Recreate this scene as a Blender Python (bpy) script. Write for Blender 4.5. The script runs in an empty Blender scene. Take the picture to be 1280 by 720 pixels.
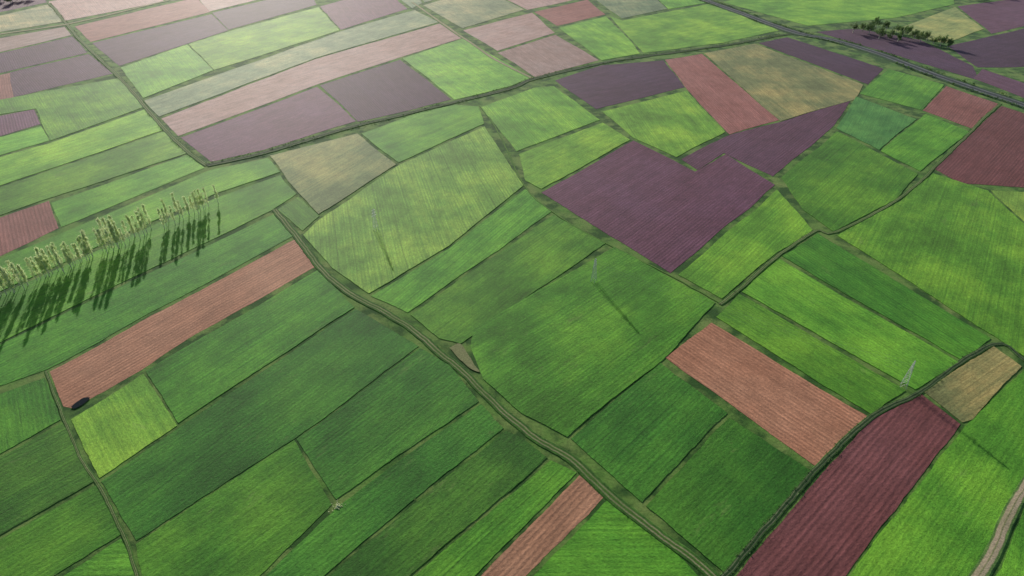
import bpy, math, random, bmesh
from mathutils import Vector, noise, Matrix
random.seed(7)
S=bpy.context.scene
S.view_settings.view_transform='Standard'; S.view_settings.look='None'; S.view_settings.exposure=0
H=200.0; PITCH=math.radians(35); F=800.0
SUN_AZ=math.radians(-21); SUN_EL=math.radians(16.5)
cp,sp=math.cos(PITCH),math.sin(PITCH)
# survey plan: aerial-photo coordinates rectified to metres on the flat plain (X east, Y north)
def G(x,y):
    u=(x-640)/F; v=(360-y)/F
    d=Vector((u, cp+v*sp, -sp+v*cp))
    t=H/-d.z
    return Vector((d.x*t,d.y*t))
def proj(p,z=0):
    dy=p[1]; dz=z-H
    f=dy*cp-dz*sp; u=p[0]/f; v=(dy*sp+dz*cp)/f
    return (640+u*F,360-v*F) if f>0 else (9999,9999)
# ---------- camera / light
cd=bpy.data.cameras.new('camera'); cam=bpy.data.objects.new('camera',cd); S.collection.objects.link(cam)
cam.location=(0,0,H); cam.rotation_euler=(math.pi/2-PITCH,0,0); cd.sensor_width=36; cd.lens=36*F/1280; cd.clip_end=30000; cd.clip_start=1
S.camera=cam
sd=Vector((math.sin(SUN_AZ)*math.cos(SUN_EL),math.cos(SUN_AZ)*math.cos(SUN_EL),math.sin(SUN_EL)))
L=bpy.data.lights.new('sun','SUN'); L.energy=5; L.angle=math.radians(.5); L.color=(1,.95,.84)
lo=bpy.data.objects.new('sun',L); S.collection.objects.link(lo); lo.rotation_euler=(-sd).to_track_quat('-Z','Y').to_euler()
W=bpy.data.worlds.new('World'); S.world=W; W.use_nodes=True
nt=W.node_tree; sk=nt.nodes.new('ShaderNodeTexSky'); sk.sky_type='NISHITA'; sk.sun_disc=False
sk.sun_elevation=SUN_EL; sk.sun_rotation=SUN_AZ; bg=nt.nodes['Background']; bg.inputs[1].default_value=.11
nt.links.new(sk.outputs[0],bg.inputs[0])
# ---------- node helpers
class M:
    def __init__(s,name):
        s.m=bpy.data.materials.new(name); s.m.use_nodes=True; s.t=s.m.node_tree; s.b=s.t.nodes['Principled BSDF']; s.o=s.t.nodes['Material Output']
    def n(s,t,**k):
        nd=s.t.nodes.new('ShaderNode'+t)
        for a,b in k.items(): setattr(nd,a,b)
        return nd
    def put(s,sock,v):
        if hasattr(v,'is_linked'): s.t.links.new(v,sock)
        else: sock.default_value=v
    def math(s,op,a,b=0,c=None,clamp=False):
        nd=s.n('Math',operation=op); nd.use_clamp=clamp; s.put(nd.inputs[0],a); s.put(nd.inputs[1],b)
        if c is not None: s.put(nd.inputs[2],c)
        return nd.outputs[0]
    def mapr(s,v,a,b,c,d):
        nd=s.n('MapRange'); s.put(nd.inputs[0],v)
        for i,x in enumerate((a,b,c,d)): s.put(nd.inputs[i+1],x)
        return nd.outputs[0]
    def noise(s,vec,scale,detail=3,rough=.55):
        nd=s.n('TexNoise'); s.put(nd.inputs['Vector'],vec); nd.inputs['Scale'].default_value=scale; nd.inputs['Detail'].default_value=detail; nd.inputs['Roughness'].default_value=rough
        return nd.outputs[0]
    def vmul(s,vec,v):
        nd=s.n('VectorMath',operation='MULTIPLY'); s.put(nd.inputs[0],vec); s.put(nd.inputs[1],v); return nd.outputs[0]
    def vadd(s,vec,v):
        nd=s.n('VectorMath',operation='ADD'); s.put(nd.inputs[0],vec); s.put(nd.inputs[1],v); return nd.outputs[0]
    def scale(s,col,f):
        nd=s.n('VectorMath',operation='SCALE'); s.put(nd.inputs[0],col); s.put(nd.inputs['Scale'],f); return nd.outputs[0]
    def mix(s,f,a,b):
        nd=s.n('Mix',data_type='RGBA'); s.put(nd.inputs[0],f); s.put(nd.inputs[6],a); s.put(nd.inputs[7],b); return nd.outputs[2]
    def bump(s,h,strength,dist):
        nd=s.n('Bump'); nd.inputs['Strength'].default_value=strength; nd.inputs['Distance'].default_value=dist; s.put(nd.inputs['Height'],h)
        s.t.links.new(nd.outputs[0],s.b.inputs['Normal'])
    def sheen(s,w,r=.35,tint=(.85,.93,1,1)):  # pale blue grazing sheen stands in for aerial haze, put into the surfaces
        s.b.inputs['Sheen Weight'].default_value=w; s.b.inputs['Sheen Roughness'].default_value=r; s.b.inputs['Sheen Tint'].default_value=tint
def field_material(name,soil):
    m=M(name); oi=m.n('ObjectInfo'); tc=m.n('TexCoord').outputs['Object']
    rnd=oi.outputs['Random']; col=oi.outputs['Color']
    off=m.n('CombineXYZ'); m.put(off.inputs[0],m.math('MULTIPLY',rnd,531)); m.put(off.inputs[2],m.math('MULTIPLY',rnd,97))
    P=m.vadd(tc,off.outputs[0])
    big=m.noise(P,.022,4,.65)
    med=m.noise(m.vmul(P,(.45,1,1)),.14,4,.75)
    streak=m.noise(m.vmul(P,(.014,.8,1)),1.0,3,.75)
    fine=m.noise(m.vmul(P,(.7,1,1)),1.15,3,.85)
    sep=m.n('SeparateXYZ'); m.put(sep.inputs[0],tc)
    wob=m.mapr(big,0,1,-1.2,1.2)
    yy=m.math('ADD',sep.outputs[1],wob)
    per=2.1 if soil else 2.0
    row=m.math('SINE',m.math('MULTIPLY',yy,2*math.pi/per))
    rowamt=m.math('MULTIPLY',m.mapr(med,.38,.58,.1,1),m.mapr(rnd,.1,.9,.15,1.1))
    if soil: rowamt=m.mapr(med,.35,.6,.3,1)
    f=m.mapr(big,.3,.7,.84,1.16) if soil else m.mapr(big,.32,.68,.68,1.3)
    f=m.math('MULTIPLY',f,m.mapr(med,.25,.75,.74,1.26))
    f=m.math('MULTIPLY',f,m.mapr(streak,.25,.75,.76,1.24))
    f=m.math('MULTIPLY',f,m.mapr(fine,.25,.75,.56 if not soil else .66,1.46 if not soil else 1.36))
    ra=.15 if soil else .12
    f=m.math('MULTIPLY',f,m.math('ADD',1.0,m.math('MULTIPLY',m.math('MULTIPLY',row,rowamt),ra)))
    if not soil:
        tr=m.math('ABSOLUTE',m.math('SINE',m.math('MULTIPLY',yy,math.pi/9.5)))
        line=m.mapr(tr,0,.09,1,0)
        la=m.mapr(rnd,.3,.8,0,.4)
        f=m.math('MULTIPLY',f,m.math('SUBTRACT',1,m.math('MULTIPLY',line,la)))
        hue=m.mapr(m.math('ADD',m.math('MULTIPLY',big,.75),m.math('MULTIPLY',streak,.25)),.45,.64,0,.6)
        c=m.mix(hue,col,m.vmul(col,(1.85,1.14,1.05)))
        bare=m.mapr(m.noise(m.vmul(P,(.4,1,1)),.08,4,.8),.62,.75,0,.45)
        c=m.mix(bare,c,(.18,.24,.07,1))
        m.sheen(.06)
    else:
        hue=m.mapr(big,.4,.7,0,.6)
        c=m.mix(hue,col,m.vmul(col,(.84,1.0,1.08)))
        weed=m.mapr(m.noise(P,.12,4,.8),.64,.78,0,.35)
        c=m.mix(weed,c,(.09,.14,.04,1))
        m.sheen(.05)
    m.put(m.b.inputs['Base Color'],m.scale(c,f))
    m.b.inputs['Roughness'].default_value=.8; m.b.inputs['Specular IOR Level'].default_value=.18
    h=m.math('ADD',m.math('MULTIPLY',row,.14 if soil else .05),m.math('MULTIPLY',fine,1.2))
    h=m.math('ADD',h,m.math('MULTIPLY',streak,.35))
    m.bump(h,.5,.3)
    return m.m
MC=field_material('crop_leaves',False); MS=field_material('tilled_soil',True)
def ground_material():
    m=M('verge_grass_ground'); P=m.n('NewGeometry').outputs['Position']
    a=m.noise(P,.05,4,.6); b=m.noise(P,.9,5,.75); c=m.noise(P,.06,4,.6)
    col=m.mix(m.mapr(a,.35,.65,0,1),(.10,.23,.035,1),(.19,.26,.07,1))
    col=m.mix(m.mapr(c,.44,.58,0,1),col,(.035,.095,.018,1))
    m.put(m.b.inputs['Base Color'],m.scale(col,m.mapr(b,.25,.75,.6,1.4)))
    m.b.inputs['Roughness'].default_value=.9; m.b.inputs['Specular IOR Level'].default_value=.15; m.sheen(.05)
    m.bump(b,.6,.3); return m.m
MG=ground_material()
def mesh_obj(name,verts,faces,mats,fm=None,parent=None):
    me=bpy.data.meshes.new(name); me.from_pydata(verts,[],faces); me.update()
    for q in mats: me.materials.append(q)
    if fm: me.polygons.foreach_set('material_index',fm)
    o=bpy.data.objects.new(name,me); S.collection.objects.link(o)
    if parent: o.parent=parent
    return o
mesh_obj('ground',[(-9000,-3000,0),(9000,-3000,0),(9000,14000,0),(-9000,14000,0)],[(0,1,2,3)],[MG])
# ---------- fields
def warp(p):
    q=Vector((p.x*.02,p.y*.02,0)); r=Vector((p.x*.11,p.y*.11,5)); s=Vector((p.x*.6,p.y*.6,9))
    a=noise.noise_vector(q)*1.4+noise.noise_vector(r)*.4+noise.noise_vector(s)*.25
    return Vector((p.x+a.x,p.y+a.y))
def inset(pts,d):
    n=len(pts); A=sum(pts[i].x*pts[(i+1)%n].y-pts[(i+1)%n].x*pts[i].y for i in range(n))
    if A<0: pts=pts[::-1]
    out=[]
    for i in range(n):
        a,b,c=pts[i-1],pts[i],pts[(i+1)%n]
        e1=(b-a).normalized(); e2=(c-b).normalized()
        n1=Vector((-e1.y,e1.x)); n2=Vector((-e2.y,e2.x)); k=n1+n2
        k=k/max(.5,k.dot(n1)) if k.length>1e-4 else n1
        out.append(b+k*d)
    return out
COL={
'g':(.070,.245,.020),'gd':(.047,.180,.018),'gm':(.100,.300,.025),'gl':(.17,.42,.04),'gy':(.19,.36,.05),'gt':(.065,.225,.045),'gp':(.26,.38,.12),
'ol':(.19,.225,.085),'be':(.26,.25,.13),'br':(.44,.20,.115),'rd':(.185,.058,.056),'rb':(.30,.115,.095),'pu':(.155,.062,.098),'pd':(.09,.038,.07),'pk':(.44,.27,.23),'gg':(.22,.28,.14)}
FIELDS=[
('br',[(62,464),(370,299),(394,334),(245,418),(178,462),(90,510),(78,508)]),
('gl',[(88,524),(180,467),(222,532),(124,598)]),
('g',[(183,464),(397,338),(444,384),(224,529)]),
('gd',[(126,602),(446,386),(525,434),(370,546),(168,678)]),
('gd',[(371,548),(527,436),(562,458),(598,502),(420,624)]),
('g',[(168,682),(368,549),(414,630),(300,742),(182,745)]),
('gd',[(418,636),(600,505),(628,534),(380,740),(305,744)]),
('gd',[(631,538),(652,548),(683,572),(490,742),(385,742)]),
('g',[(687,575),(720,590),(572,742),(497,742)]),
('br',[(724,593),(756,619),(632,744),(577,744)]),
('g',[(760,622),(805,660),(855,700),(900,748),(640,746)]),
('g',[(-80,524),(56,472),(76,524),(-80,612)]),
('gd',[(-80,617),(78,528),(118,602),(-80,715)]),
('g',[(-80,720),(119,607),(150,670),(20,750),(-80,790)]),
('g',[(150,675),(164,705),(172,745),(40,748)]),
('g',[(-80,512),(58,462),(366,296),(342,268),(0,430),(-80,470)]),
('gm',[(-80,466),(0,427),(338,264),(370,243),(350,219),(270,247),(0,369),(-80,402)]),
('gm',[(-80,398),(0,364),(268,242),(349,215),(334,198),(262,214),(0,324),(-80,354)]),
('rb',[(-80,292),(0,273),(62,252),(72,285),(0,320),(-80,350)]),
('gm',[(-80,288),(-80,257),(0,235),(205,165),(232,192),(60,249),(0,270)]),
('gm',[(66,254),(234,194),(254,211),(77,283)]),
('gl',[(-80,252),(-80,214),(0,197),(60,180),(185,136),(203,163),(0,232)]),
('pu',[(-80,162),(0,145),(42,137),(51,155),(0,170),(-80,186)]),
('gl',[(-80,190),(0,172),(52,158),(61,176),(0,194),(-80,210)]),
('gm',[(63,176),(46,136),(0,143),(-80,158),(-80,140),(0,125),(148,98),(183,133)]),
('pk',[(-80,66),(0,48),(80,34),(88,44),(0,65),(-80,84)]),
('pd',[(-80,88),(0,67),(90,46),(108,66),(0,91),(-80,110)]),
('pd',[(12,91),(110,68),(141,92),(18,121)]),
('rb',[(-80,112),(0,94),(10,92),(15,122),(-80,138)]),
('gg',[(-80,32),(0,20),(60,6),(78,27),(0,40),(-80,56)]),
('pu',[(-80,8),(0,-2),(45,-10),(58,3),(0,15),(-80,26)]),
('pk',[(62,2),(140,-12),(190,-15),(205,2),(80,26)]),
('rb',[(95,33),(245,-3),(262,15),(114,52)]),
('pd',[(116,54),(264,18),(284,38),(150,82)]),
('gl',[(152,85),(234,56),(266,88),(180,122)]),
('gl',[(237,55),(288,39),(398,9),(423,38),(269,87)]),
('pd',[(266,16),(385,-12),(395,6),(286,37)]),
('pk',[(210,1),(300,-20),(370,-12),(262,14),(248,-3)]),
('pu',[(401,8),(480,-14),(508,11),(426,37)]),
('gg',[(182,126),(425,40),(518,13),(547,28),(395,72),(200,145)]),
('pk',[(204,148),(395,74),(549,30),(576,48),(500,71),(400,104),(224,169)]),
('pu',[(227,172),(396,109),(445,151),(330,187),(264,203)]),
('pd',[(401,107),(499,75),(563,124),(520,136),(449,151)]),
('gl',[(504,73),(579,49),(664,97),(640,107),(569,124)]),
('pk',[(624,66),(694,44),(748,75),(670,96)]),
('pk',[(580,38),(665,16),(692,41),(622,63)]),
('gg',[(530,7),(600,-14),(655,12),(578,35)]),
('pk',[(604,-15),(670,-24),(730,-3),(660,12)]),
('rb',[(669,15),(734,0),(756,18),(697,32)]),
('gl',[(699,35),(757,21),(788,52),(799,67),(753,75)]),
('gl',[(762,20),(778,26),(893,4),(972,38),(905,53),(806,66),(790,50)]),
('gg',[(740,-4),(800,-20),(833,11),(778,23)]),
('gl',[(804,-20),(850,-16),(887,3),(836,11)]),
('gg',[(420,-30),(500,-30),(528,4),(515,10),(484,-14)]),
('gg',[(506,-28),(590,-28),(598,-16),(532,3)]),
('gl',[(905,3),(1000,-20),(1190,-12),(1192,5),(1120,22),(1010,32)]),
('gp',[(1118,38),(1194,9),(1228,36),(1182,54),(1150,48)]),
('pu',[(1198,8),(1350,-12),(1350,16),(1240,42)]),
('pd',[(1186,58),(1350,20),(1350,82),(1256,84),(1222,84)]),
('pd',[(1022,40),(1070,36),(1150,50),(1214,82),(1222,100),(1100,63)]),
('pu',[(1228,87),(1350,128),(1350,146),(1280,122),(1218,98)]),
('gm',[(452,167),(520,143),(569,131),(597,133),(604,155),(498,203)]),
('ol',[(338,195),(446,167),(494,206),(398,268),(373,241)]),
('g',[(348,262),(372,247),(398,271),(378,289)]),
('gy',[(380,295),(400,275),(500,206),(605,159),(653,232),(560,308),(461,366),(414,333)]),
('gm',[(464,370),(562,311),(656,236),(689,265),(610,322),(509,391)]),
('g',[(513,394),(692,269),(757,304),(660,371),(576,430),(548,424)]),
('g',[(588,434),(592,411),(768,309),(893,378),(830,448),(708,546),(650,516),(604,474)]),
('gl',[(601,134),(668,110),(692,108),(748,150),(646,189)]),
('gl',[(649,193),(752,154),(788,175),(676,236),(657,226)]),
('pd',[(695,101),(752,82),(829,76),(854,109),(745,136)]),
('gl',[(753,140),(857,114),(906,165),(845,196),(792,172)]),
('rb',[(833,75),(877,68),(972,150),(912,167),(859,112)]),
('ol',[(882,67),(943,55),(1079,106),(1068,124),(975,151)]),
('pd',[(949,54),(985,47),(1104,86),(1085,105)]),
('pu',[(852,199),(911,169),(975,153),(1063,126),(1043,157),(966,220),(905,191),(873,212)]),
('pu',[(677,241),(793,176),(870,215),(908,193),(968,231),(838,341)]),
('g',[(977,222),(1047,165),(1146,218),(1120,249),(1042,289),(1004,262)]),
('gm',[(848,344),(971,237),(1016,288),(968,319),(901,373)]),
('gt',[(1070,121),(1144,149),(1098,187),(1047,161)]),
('gm',[(1112,87),(1179,106),(1150,137),(1076,117)]),
('rb',[(1183,108),(1247,130),(1215,161),(1153,138)]),
('g',[(1148,150),(1156,143),(1211,165),(1150,214),(1101,189)]),
('rd',[(1252,133),(1280,142),(1350,168),(1350,240),(1280,234),(1200,229),(1168,211)]),
('gm',[(1166,217),(1235,239),(1290,291),(1350,330),(1350,465),(1280,447),(1240,420),(1046,294),(1126,252)]),
('gy',[(1240,239),(1350,243),(1350,325),(1292,288)]),
('g',[(1022,292),(1236,423),(1201,451),(979,321)]),
('gm',[(975,324),(1198,454),(1143,487),(927,365)]),
('g',[(894,396),(923,367),(1131,488),(1087,518)]),
('br',[(831,446),(888,403),(1084,522),(1022,583)]),
('gd',[(713,549),(826,453),(911,517),(801,626)]),
('gd',[(806,631),(914,523),(1018,590),(905,715)]),
('rd',[(900,744),(1087,526),(1151,493),(1201,530),(1037,744)]),
('ol',[(1154,490),(1240,433),(1275,458),(1215,524),(1203,528)]),
('gm',[(1042,744),(1206,533),(1279,462),(1350,478),(1350,560),(1276,608),(1200,744)]),
('gm',[(1288,622),(1350,585),(1350,744),(1234,744)]),
]
edges_for_scrub=[]
for i,(k,px) in enumerate(FIELDS):
    pts=[G(*p) for p in px]; n=len(pts)
    j=max(range(n),key=lambda q:(pts[(q+1)%n]-pts[q]).length)
    e=pts[(j+1)%n]-pts[j]; ang=math.atan2(e.y,e.x)
    cy=sum(p.y for p in pts)/n
    pts=inset(pts,0 if cy<330 else (-.35 if cy<600 else -.9))
    out=[]
    for q in range(n):
        a,b=pts[q],pts[(q+1)%n]; m=max(1,int((b-a).length/2.0))
        for t in range(m): out.append(warp(a.lerp(b,t/m)))
    edges_for_scrub.append(out)
    c=sum(out,Vector((0,0)))/len(out); R=Matrix.Rotation(-ang,2)
    loc=[R@(p-c) for p in out]
    green=k[0]=='g' or k=='ol'
    z=(.12+.1*((i*7)%5)/4 if green else .04)+i*.001
    V=[(p.x,p.y,0) for p in loc]+[(p.x,p.y,-z-.02) for p in loc]; N=len(loc)
    Fc=[tuple(range(N))]+[((q+1)%N,q,N+q,N+(q+1)%N) for q in range(N)]
    nm='ploughed_field' if k in('br','rd','rb','pu','pd','pk') else ('fallow_field' if k in('be','ol','gg','gp') else 'crop_field')
    o=mesh_obj(nm,V,Fc,[MC if green else MS])
    o.location=(c.x,c.y,z); o.rotation_euler=(0,0,ang)
    cc=COL[k]; v=random.uniform(.86,1.14); w=random.uniform(.85,1.15)
    if not green: w=random.uniform(.95,1.05)
    o.color=(cc[0]*v*w,cc[1]*v,cc[2]*v,1)
# surrounding countryside outside the surveyed plan
V=[];Fc=[];cols=[]
A=math.radians(33); R=Matrix.Rotation(A,2)
keys=['g','gm','gl','gy','gg','pu','pd','rb','pk','be']
x=-3000
while x<4200:
    wx=random.uniform(70,150); y=-1500
    while y<4500:
        wy=random.uniform(35,90)
        q=[R@Vector((x+3,y+2)),R@Vector((x+wx-3,y+2)),R@Vector((x+wx-3,y+wy-2)),R@Vector((x+3,y+wy-2))]
        c=(q[0]+q[2])/2
        ok=True
        for t in q+[c]:
            if t.y*cp+H*sp>5:
                a=proj(t)
                if -75<a[0]<1345 and -15<a[1]<742: ok=False
        if ok and c.y<3500 and abs(c.x)<3000:
            b=len(V); V+=[(t.x,t.y,.03) for t in q]; Fc.append((b,b+1,b+2,b+3))
            cc=COL[random.choice(keys)]; v=random.uniform(.85,1.15); cols.append((cc[0]*v,cc[1]*v,cc[2]*v,1))
        y+=wy
    x+=wx
m=M('surrounding_field_cover'); at=m.n('Attribute'); at.attribute_name='fcol'
P=m.n('NewGeometry').outputs['Position']; rot=m.n('VectorRotate'); m.put(rot.inputs['Vector'],P); rot.inputs['Angle'].default_value=-A
st=m.noise(m.vmul(rot.outputs[0],(.02,.8,1)),1,4,.7); big=m.noise(P,.02,4,.6); fi=m.noise(P,1,4,.7)
f=m.math('MULTIPLY',m.mapr(st,.25,.75,.75,1.25),m.math('MULTIPLY',m.mapr(big,.3,.7,.8,1.2),m.mapr(fi,.25,.75,.75,1.25)))
m.put(m.b.inputs['Base Color'],m.scale(at.outputs['Color'],f)); m.b.inputs['Roughness'].default_value=.8; m.bump(fi,.5,.3); m.sheen(.05)
o=mesh_obj('surrounding_fields',V,Fc,[m.m]); ca=o.data.attributes.new('fcol','FLOAT_COLOR','FACE')
for i,c in enumerate(cols): ca.data[i].color=c
# ---------- tracks
def catmull(P,step=2.5):
    out=[]; Q=[P[0]*2-P[1]]+P+[P[-1]*2-P[-2]]
    for i in range(1,len(Q)-2):
        a,b,c,d=Q[i-1:i+3]; m=max(1,int((c-b).length/step))
        for k in range(m):
            t=k/m; out.append(.5*((2*b)+(c-a)*t+(2*a-5*b+4*c-d)*t*t+(3*b-a-3*c+d)*t**3))
    out.append(P[-1]); return out
def track_material(name,rut,mid,verge,r0,r1):
    m=M(name); uv=m.n('UVMap'); sx=m.n('SeparateXYZ'); m.put(sx.inputs[0],uv.outputs[0])
    P=m.n('NewGeometry').outputs['Position']; n1=m.noise(P,.25,4,.65); n2=m.noise(P,1.6,4,.7); n3=m.noise(P,.04,3)
    u=m.math('ADD',m.math('ABSOLUTE',sx.outputs[0]),m.mapr(n1,0,1,-.13,.13))
    inr=m.math('MULTIPLY',m.mapr(u,r0-.06,r0+.04,0,1),m.mapr(u,r1-.04,r1+.07,1,0))
    inr=m.math('MULTIPLY',inr,m.mapr(n3,.3,.6,.45,1))
    out=m.mapr(u,r1,r1+.1,0,1)
    c=m.mix(out,mid,m.mix(m.mapr(n1,.4,.65,0,1),verge,(verge[0]*1.9,verge[1]*1.7,verge[2]*1.6,1)))
    c=m.mix(inr,c,rut)
    m.put(m.b.inputs['Base Color'],m.scale(c,m.mapr(n2,.25,.75,.6,1.4))); m.b.inputs['Roughness'].default_value=.9
    m.b.inputs['Specular IOR Level'].default_value=.15; m.sheen(.03)
    m.bump(n2,.5,.3); return m.m
def track(name,px,hw,mat,top=.2):
    C=[warp(p) for p in catmull([G(*p) for p in px])]
    prof=[(-1,-.03),(-.8,top*.9),(-.45,top),(0,top+.03),(.45,top),(.8,top*.9),(1,-.03)]
    V=[];Fc=[];n=len(prof);us=[]
    for i,p in enumerate(C):
        t=(C[min(i+1,len(C)-1)]-C[max(i-1,0)]).normalized(); nn=Vector((-t.y,t.x))
        h=hw*(1+.2*noise.noise(Vector((p.x*.03,p.y*.03,3))))
        for a,z in prof:
            w=h*a*(1+.12*noise.noise(Vector((p.x*.2,p.y*.2,a*9)))); q=p-nn*w; V.append((q.x,q.y,z)); us.append(a)
    for i in range(len(C)-1):
        for k in range(n-1): a=i*n+k; Fc.append((a,a+1,a+n+1,a+n))
    o=mesh_obj(name,V,Fc,[mat]); uv=o.data.uv_layers.new(name='UVMap')
    for l in o.data.loops: uv.data[l.index].uv=(us[l.vertex_index],0)
    return C
T1=track_material('farm_track_earth',(.26,.26,.13,1),(.06,.14,.022,1),(.035,.10,.016,1),.2,.42)
T2=track_material('ditch_bank',(.14,.165,.085,1),(.025,.06,.018,1),(.035,.085,.02,1),.28,.5)
T3=track_material('canal_road_surface',(.18,.19,.19,1),(.05,.06,.06,1),(.03,.065,.028,1),.25,.45)
T4=track_material('dirt_road_surface',(.47,.37,.25,1),(.22,.23,.1,1),(.08,.16,.04,1),.08,.5)
T5=track_material('field_balk_grass',(.13,.24,.04,1),(.08,.17,.03,1),(.045,.13,.02,1),.1,.5)
A_=track('farm_track',[(343,262),(362,285),(385,315),(405,340),(440,368),(480,390),(515,412),(548,440),(580,468),(610,497),(640,525),(672,550),(712,573),(745,602),(775,630),(810,657),(850,686),(890,718),(925,752)],2.5,T1,.33)
B_=track('farm_track',[(57,464),(75,512),(100,570),(125,612),(150,665),(164,700),(178,750)],.75,T1,.28)
C_=track('farm_track',[(62,4),(85,32),(100,50),(125,74),(150,98),(175,125),(205,160),(235,190),(258,208)],2.4,T1,.3)
C2=track('farm_track',[(-80,60),(0,43),(90,29),(200,3),(290,-20)],4,T4,.3)
D_=track('drainage_ditch',[(258,208),(330,191),(445,157),(520,140),(567,128),(640,110),(668,99),(752,79),(805,71),(905,57),(960,47),(992,42)],3.8,T2,.36)
E_=track('paved_road',[(840,-14),(900,7),(985,38),(1040,50),(1100,68),(1180,98),(1280,132),(1360,160)],10,T3,.45)
G_=track('farm_track',[(898,380),(930,357),(975,319),(1020,289),(1045,290),(1122,250),(1166,212),(1215,163),(1250,130)],1.4,T1,.3)
H_=track('drainage_ditch',[(903,725),(1020,590),(1088,522),(1150,489),(1240,430),(1280,452)],1.4,T2,.31)
I_=track('farm_track',[(516,3),(545,24),(580,48),(620,75),(668,99)],2.4,T4,.3)
J_=track('dirt_road',[(1310,560),(1278,615),(1248,672),(1210,750)],2.6,T4,.34)
L_=track('field_balk',[(600,133),(625,170),(655,232),(690,265),(757,304),(838,345),(898,378)],.6,T5,.27)
# ---------- scrub
def leaf_mat(name,c1,c2,tr=.35,f1=.35):
    m=M(name); P=m.n('NewGeometry').outputs['Position']; n=m.noise(P,f1,3); n2=m.noise(P,2.5,2)
    c=m.mix(m.mapr(n,.35,.65,0,1),c1,c2); c=m.scale(c,m.mapr(n2,.3,.7,.7,1.35))
    m.put(m.b.inputs['Base Color'],c); m.b.inputs['Roughness'].default_value=.6; m.b.inputs['Specular IOR Level'].default_value=.3
    t=m.n('BsdfTranslucent'); m.put(t.inputs[0],c); x=m.n('MixShader'); x.inputs[0].default_value=tr
    m.t.links.new(m.b.outputs[0],x.inputs[1]); m.t.links.new(t.outputs[0],x.inputs[2]); m.t.links.new(x.outputs[0],m.o.inputs[0]); return m.m
LS=leaf_mat('scrub_leaves',(.04,.11,.02,1),(.10,.19,.04,1)); LV=leaf_mat('verge_grass_blades',(.08,.18,.03,1),(.2,.26,.08,1))
def tuft(V,Fc,x,y,r,h,n,z0=.2):
    for _ in range(n):
        a=random.uniform(0,6.28); d=r*random.random(); cx,cy=x+d*math.cos(a),y+d*math.sin(a); b=len(V); z=z0+h*random.uniform(.1,1)
        s=r*random.uniform(.35,.7)
        for _k in range(3): V.append((cx+random.uniform(-s,s),cy+random.uniform(-s,s),z+random.uniform(-s,s)*.6))
        Fc.append((b,b+1,b+2))
V=[];Fc=[]
for C,hw,den,sz in((A_,2.5,.4,.5),(B_,.9,.12,.35),(C_,2.5,.6,.8),(D_,3.7,1.1,1.1),(E_,9,1.2,1.7),(G_,1.5,.6,.55),(H_,1.3,.8,.6),(L_,.7,.15,.35)):
    for i in range(len(C)-1):
        t=(C[i+1]-C[i]); 
        if t.length<.01: continue
        nn=Vector((-t.y,t.x)).normalized()
        for s in(-1,1):
            if noise.noise(Vector((C[i].x*.03,C[i].y*.03,s*5)))<-.1: continue
            for _ in range(int(den*t.length/1.3+random.random())):
                p=C[i]+t*random.random()+nn*s*hw*random.uniform(.75,1.15); r=sz*random.uniform(.5,1.3)
                tuft(V,Fc,p.x,p.y,r,r*.9,7)
mesh_obj('roadside_scrub',V,Fc,[LS])
V=[];Fc=[]
for out in edges_for_scrub:
    N=len(out)
    for i in range(N):
        a,b=out[i],out[(i+1)%N]; nd=noise.noise(Vector((a.x*.02,a.y*.02,7)))
        if a.y>1100 or nd<0: continue
        if random.random()<.3:
            p=a.lerp(b,random.random()); e=(b-a).normalized(); p=p+Vector((e.y,-e.x))*random.uniform(0,.7)
            tuft(V,Fc,p.x,p.y,random.uniform(.2,.5),.35,5,.08)
mesh_obj('verge_grass',V,Fc,[LV])
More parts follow.
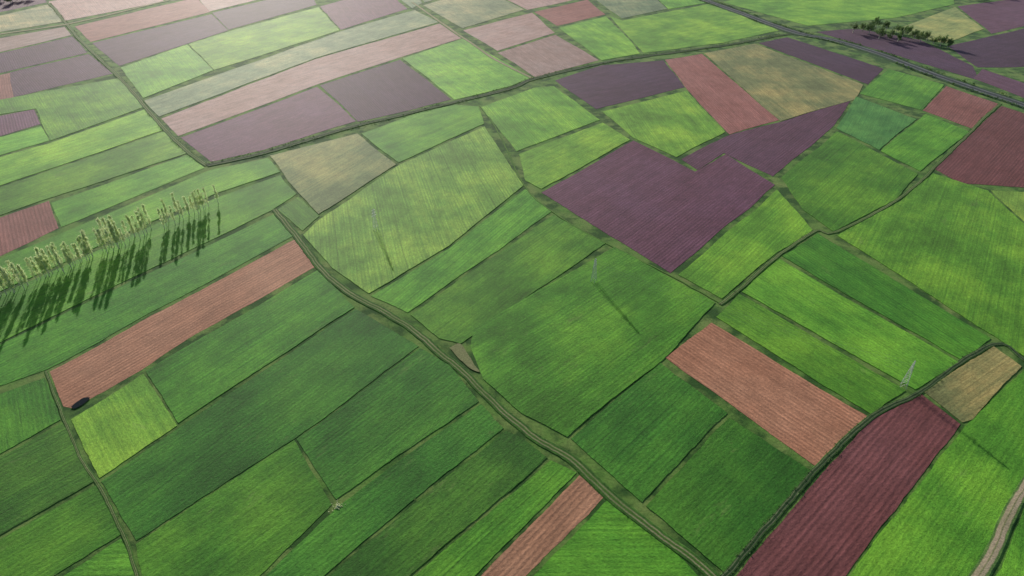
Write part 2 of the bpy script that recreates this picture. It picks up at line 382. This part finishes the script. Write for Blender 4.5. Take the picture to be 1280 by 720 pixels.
# ---------- trees
bm_=M('tree_bark'); n=bm_.noise(bm_.n('NewGeometry').outputs['Position'],3,3)
bm_.put(bm_.b.inputs['Base Color'],bm_.mix(bm_.mapr(n,.35,.6,0,1),(.6,.58,.5,1),(.35,.33,.27,1))); bm_.b.inputs['Roughness'].default_value=.85
def limb(V,Fc,a,b,r0,r1,k=6):
    d=(b-a).normalized(); u=d.orthogonal().normalized(); w=d.cross(u); s=len(V)
    for p,r in((a,r0),(b,r1)):
        for i in range(k):
            t=6.2832*i/k; V.append(tuple(p+u*math.cos(t)*r+w*math.sin(t)*r))
    for i in range(k): Fc.append((s+i,s+(i+1)%k,s+k+(i+1)%k,s+k+i))
def tree_mesh(name,kind,seed,leafmat):
    rd=random.Random(seed); V=[];Fc=[]; tips=[]
    if kind=='poplar':
        Ht=rd.uniform(15,18.5); pts=[Vector((0,0,-.1))]
        for i in range(1,7): pts.append(Vector((rd.uniform(-.2,.2),rd.uniform(-.2,.2),Ht*i/6)))
        for i in range(6): limb(V,Fc,pts[i],pts[i+1],.2*(1-i/6.3),.2*(1-(i+1)/6.3))
        for i in range(40):
            h=rd.uniform(.16,.97); z=Ht*h; a=rd.uniform(0,6.28); ln=(1.75*(1-h)**.6+.4)*rd.uniform(.6,1.15)
            b=Vector((0,0,z)); e=b+Vector((math.cos(a)*ln*.7,math.sin(a)*ln*.7,ln*1.3)); limb(V,Fc,b,e,.035,.012,4)
            for t in(.5,.75,1): tips.append((b.lerp(e,t),.6,13))
    else:
        Ht=rd.uniform(8,11); limb(V,Fc,Vector((0,0,-.1)),Vector((.2,.1,Ht*.4)),.35,.24)
        for i in range(16):
            a=rd.uniform(0,6.28); el=rd.uniform(.2,1.4); ln=Ht*rd.uniform(.3,.55); b=Vector((.15,.1,Ht*rd.uniform(.22,.42)))
            e=b+Vector((math.cos(a)*math.cos(el)*ln,math.sin(a)*math.cos(el)*ln,math.sin(el)*ln)); limb(V,Fc,b,e,.12,.04,5)
            for t in(.6,.85,1.05): tips.append((b.lerp(e,t),1.1,26))
    nb=len(Fc)
    for c,r,n in tips:
        for _ in range(n):
            d=Vector((rd.gauss(0,.5),rd.gauss(0,.5),rd.gauss(0,.5)))*r; p=c+d; s=.22 if kind=='poplar' else .3
            u=Vector((rd.uniform(-1,1),rd.uniform(-1,1),rd.uniform(-1,1))).normalized(); w=u.orthogonal().normalized(); b=len(V)
            for q in(u*s,w*s*.7,-u*s,-w*s*.7): V.append(tuple(p+q))
            Fc.append((b,b+1,b+2,b+3))
    me=bpy.data.meshes.new(name); me.from_pydata(V,[],Fc); me.materials.append(bm_.m); me.materials.append(leafmat)
    me.polygons.foreach_set('material_index',[0]*nb+[1]*(len(Fc)-nb)); me.update(); return me
PL=leaf_mat('poplar_leaves',(.55,.66,.34,1),(.66,.72,.46,1),.6,.1); BL=leaf_mat('broadleaf_leaves',(.07,.14,.04,1),(.16,.25,.08,1),.35)
pm=[tree_mesh('poplar_tree',"poplar",i,PL) for i in range(5)]; tm=[tree_mesh('broadleaf_tree','b',50+i,BL) for i in range(4)]
def put(name,me,p,s,zs=1):
    o=bpy.data.objects.new(name,me); S.collection.objects.link(o); o.location=(p.x,p.y,0); o.rotation_euler=(0,0,random.uniform(0,6.28)); o.scale=(s,s,s*zs)
P0,P1=G(-70,402),G(268,257)
n=100
for i in range(n):
    t=i/(n-1); p=P0.lerp(P1,t); X=proj(p)[0]
    if 188<X<203 or 238<X<246 or 170<X<178: continue
    dens=.75 if X>175 else .95
    if random.random()>dens: continue
    d=Vector((random.uniform(-2,2),random.uniform(-6,6)))
    put('poplar_tree',random.choice(pm),p+d,random.uniform(.75,1.12))
for x,y in[(1078,37),(1086,40),(1094,33),(1100,41),(1107,36),(1113,43),(1120,38),(1127,45),(1134,40),(1142,47),(1150,50),(1158,48),(1166,53),(1175,55),(1085,34),(1110,47),(1122,49),(1066,38),(1184,57),(1098,46)]:
    put('broadleaf_tree',random.choice(tm),G(x,y+3),random.uniform(.8,1.5))
for x,y in[(0,2),(12,4),(24,1),(35,-2),(48,-6),(-15,5),(6,-4),(20,-6),(1215,-3),(1235,-5),(1255,-4),(1275,-6)]:  # right-hand trees added in place of soft shade at the top-right corner
    for _ in range(2): put('broadleaf_tree',random.choice(tm),G(x+random.uniform(-6,6),y+random.uniform(-2,2)),random.uniform(1,1.5))
# ---------- pylons
st=M('galvanised_steel'); st.b.inputs['Base Color'].default_value=(.55,.58,.56,1); st.b.inputs['Metallic'].default_value=.2; st.b.inputs['Roughness'].default_value=.5
wi=M('power_wire'); wi.b.inputs['Base Color'].default_value=(.2,.2,.2,1)
def pylon(p,ang):
    e=bpy.data.objects.new('power_pylon',None); S.collection.objects.link(e); e.location=(p.x,p.y,0); e.rotation_euler=(0,0,ang)
    V=[];Fc=[]; Ht=15.; lv=[0,3.2,6,8.5,10.6,12.4,13.8,15]; wd=lambda z:1.1*(1-z/Ht)**.9+.15
    cs=[(1,1),(-1,1),(-1,-1),(1,-1)]
    for i in range(7):
        z0,z1=lv[i],lv[i+1]; a,b=wd(z0),wd(z1)
        for k in range(4):
            c,d=cs[k],cs[(k+1)%4]
            limb(V,Fc,Vector((c[0]*a,c[1]*a,z0)),Vector((c[0]*b,c[1]*b,z1)),.08,.08,4)
            limb(V,Fc,Vector((c[0]*a,c[1]*a,z0)),Vector((d[0]*b,d[1]*b,z1)),.035,.035,4)
            limb(V,Fc,Vector((d[0]*a,d[1]*a,z0)),Vector((c[0]*b,c[1]*b,z1)),.035,.035,4)
            limb(V,Fc,Vector((c[0]*b,c[1]*b,z1)),Vector((d[0]*b,d[1]*b,z1)),.035,.035,4)
    mesh_obj('lattice_mast',V,Fc,[st.m],parent=e)
    V=[];Fc=[]
    for z,w in((10.6,2.2),(12.4,1.8),(14.2,1.4)):
        for s in(-1,1):
            for yy in(-.25,.25): limb(V,Fc,Vector((0,yy,z)),Vector((s*w,0,z)),.05,.04,4); limb(V,Fc,Vector((0,yy,z+.7)),Vector((s*w,0,z)),.04,.03,4)
            limb(V,Fc,Vector((s*w,0,z)),Vector((s*w,0,z-.8)),.07,.07,6)
    mesh_obj('crossarms',V,Fc,[st.m],parent=e)
def wires(a,b,ang):
    V=[];Fc=[]; nx=Vector((math.cos(ang),math.sin(ang)))
    for z,w in((9.8,2.2),(11.6,1.8),(13.4,1.4)):
        for s in(-1,1):
            pv=None
            for k in range(17):
                t=k/16; q=a.lerp(b,t)+nx*s*w; v=Vector((q.x,q.y,z-4*2.5*t*(1-t)))
                if pv: limb(V,Fc,pv,v,.015,.015,3)
                pv=v
    mesh_obj('power_lines',V,Fc,[wi.m])
ln=[G(742,352),G(1129,483)]
d=(ln[1]-ln[0]); an=math.atan2(d.y,d.x)+math.pi/2
for p in ln: pylon(p,an)
wires(ln[0],ln[1],an)
pylon(G(470,288),an)
# ---------- pond, bare patch, heap
def flat(name,px,z,mat):
    pts=[warp(p) for p in catmull([G(*p) for p in px+[px[0]]],1.0)[:-1]]
    mesh_obj(name,[(p.x,p.y,z) for p in pts],[tuple(range(len(pts)))],[mat])
wm=M('pond_water'); wm.b.inputs['Base Color'].default_value=(.008,.012,.012,1); wm.b.inputs['Roughness'].default_value=.12; wm.b.inputs['Specular IOR Level'].default_value=.2
flat('pond',[(88,509),(95,503),(104,498),(112,497),(108,502),(99,508),(92,511)],.33,wm.m)
flat('bare_earth_patch',[(562,436),(574,430),(583,440),(592,456),(600,466),(588,462),(574,450)],.35,T4)
rm=M('dry_straw'); rm.b.inputs['Base Color'].default_value=(.5,.55,.28,1); rm.b.inputs['Roughness'].default_value=.9
V=[];Fc=[]; c=G(422,633)
for _ in range(70):
    a=random.uniform(0,6.28); r=abs(random.gauss(0,1.2)); s=random.uniform(.15,.35); b=len(V); q=Vector((c.x+r*math.cos(a),c.y+r*math.sin(a),.3+max(0,.3-r*.2)*random.random()))
    for w in((s,0,0),(0,s,0),(-s,0,0),(0,-s,0),(0,0,s*.4),(0,0,-s*.4)): V.append(tuple(q+Vector(w)*random.uniform(.7,1.2)))
    for f in((0,1,4),(1,2,4),(2,3,4),(3,0,4),(1,0,5),(2,1,5),(3,2,5),(0,3,5)): Fc.append(tuple(b+k for k in f))
mesh_obj('straw_heap',V,Fc,[rm.m])
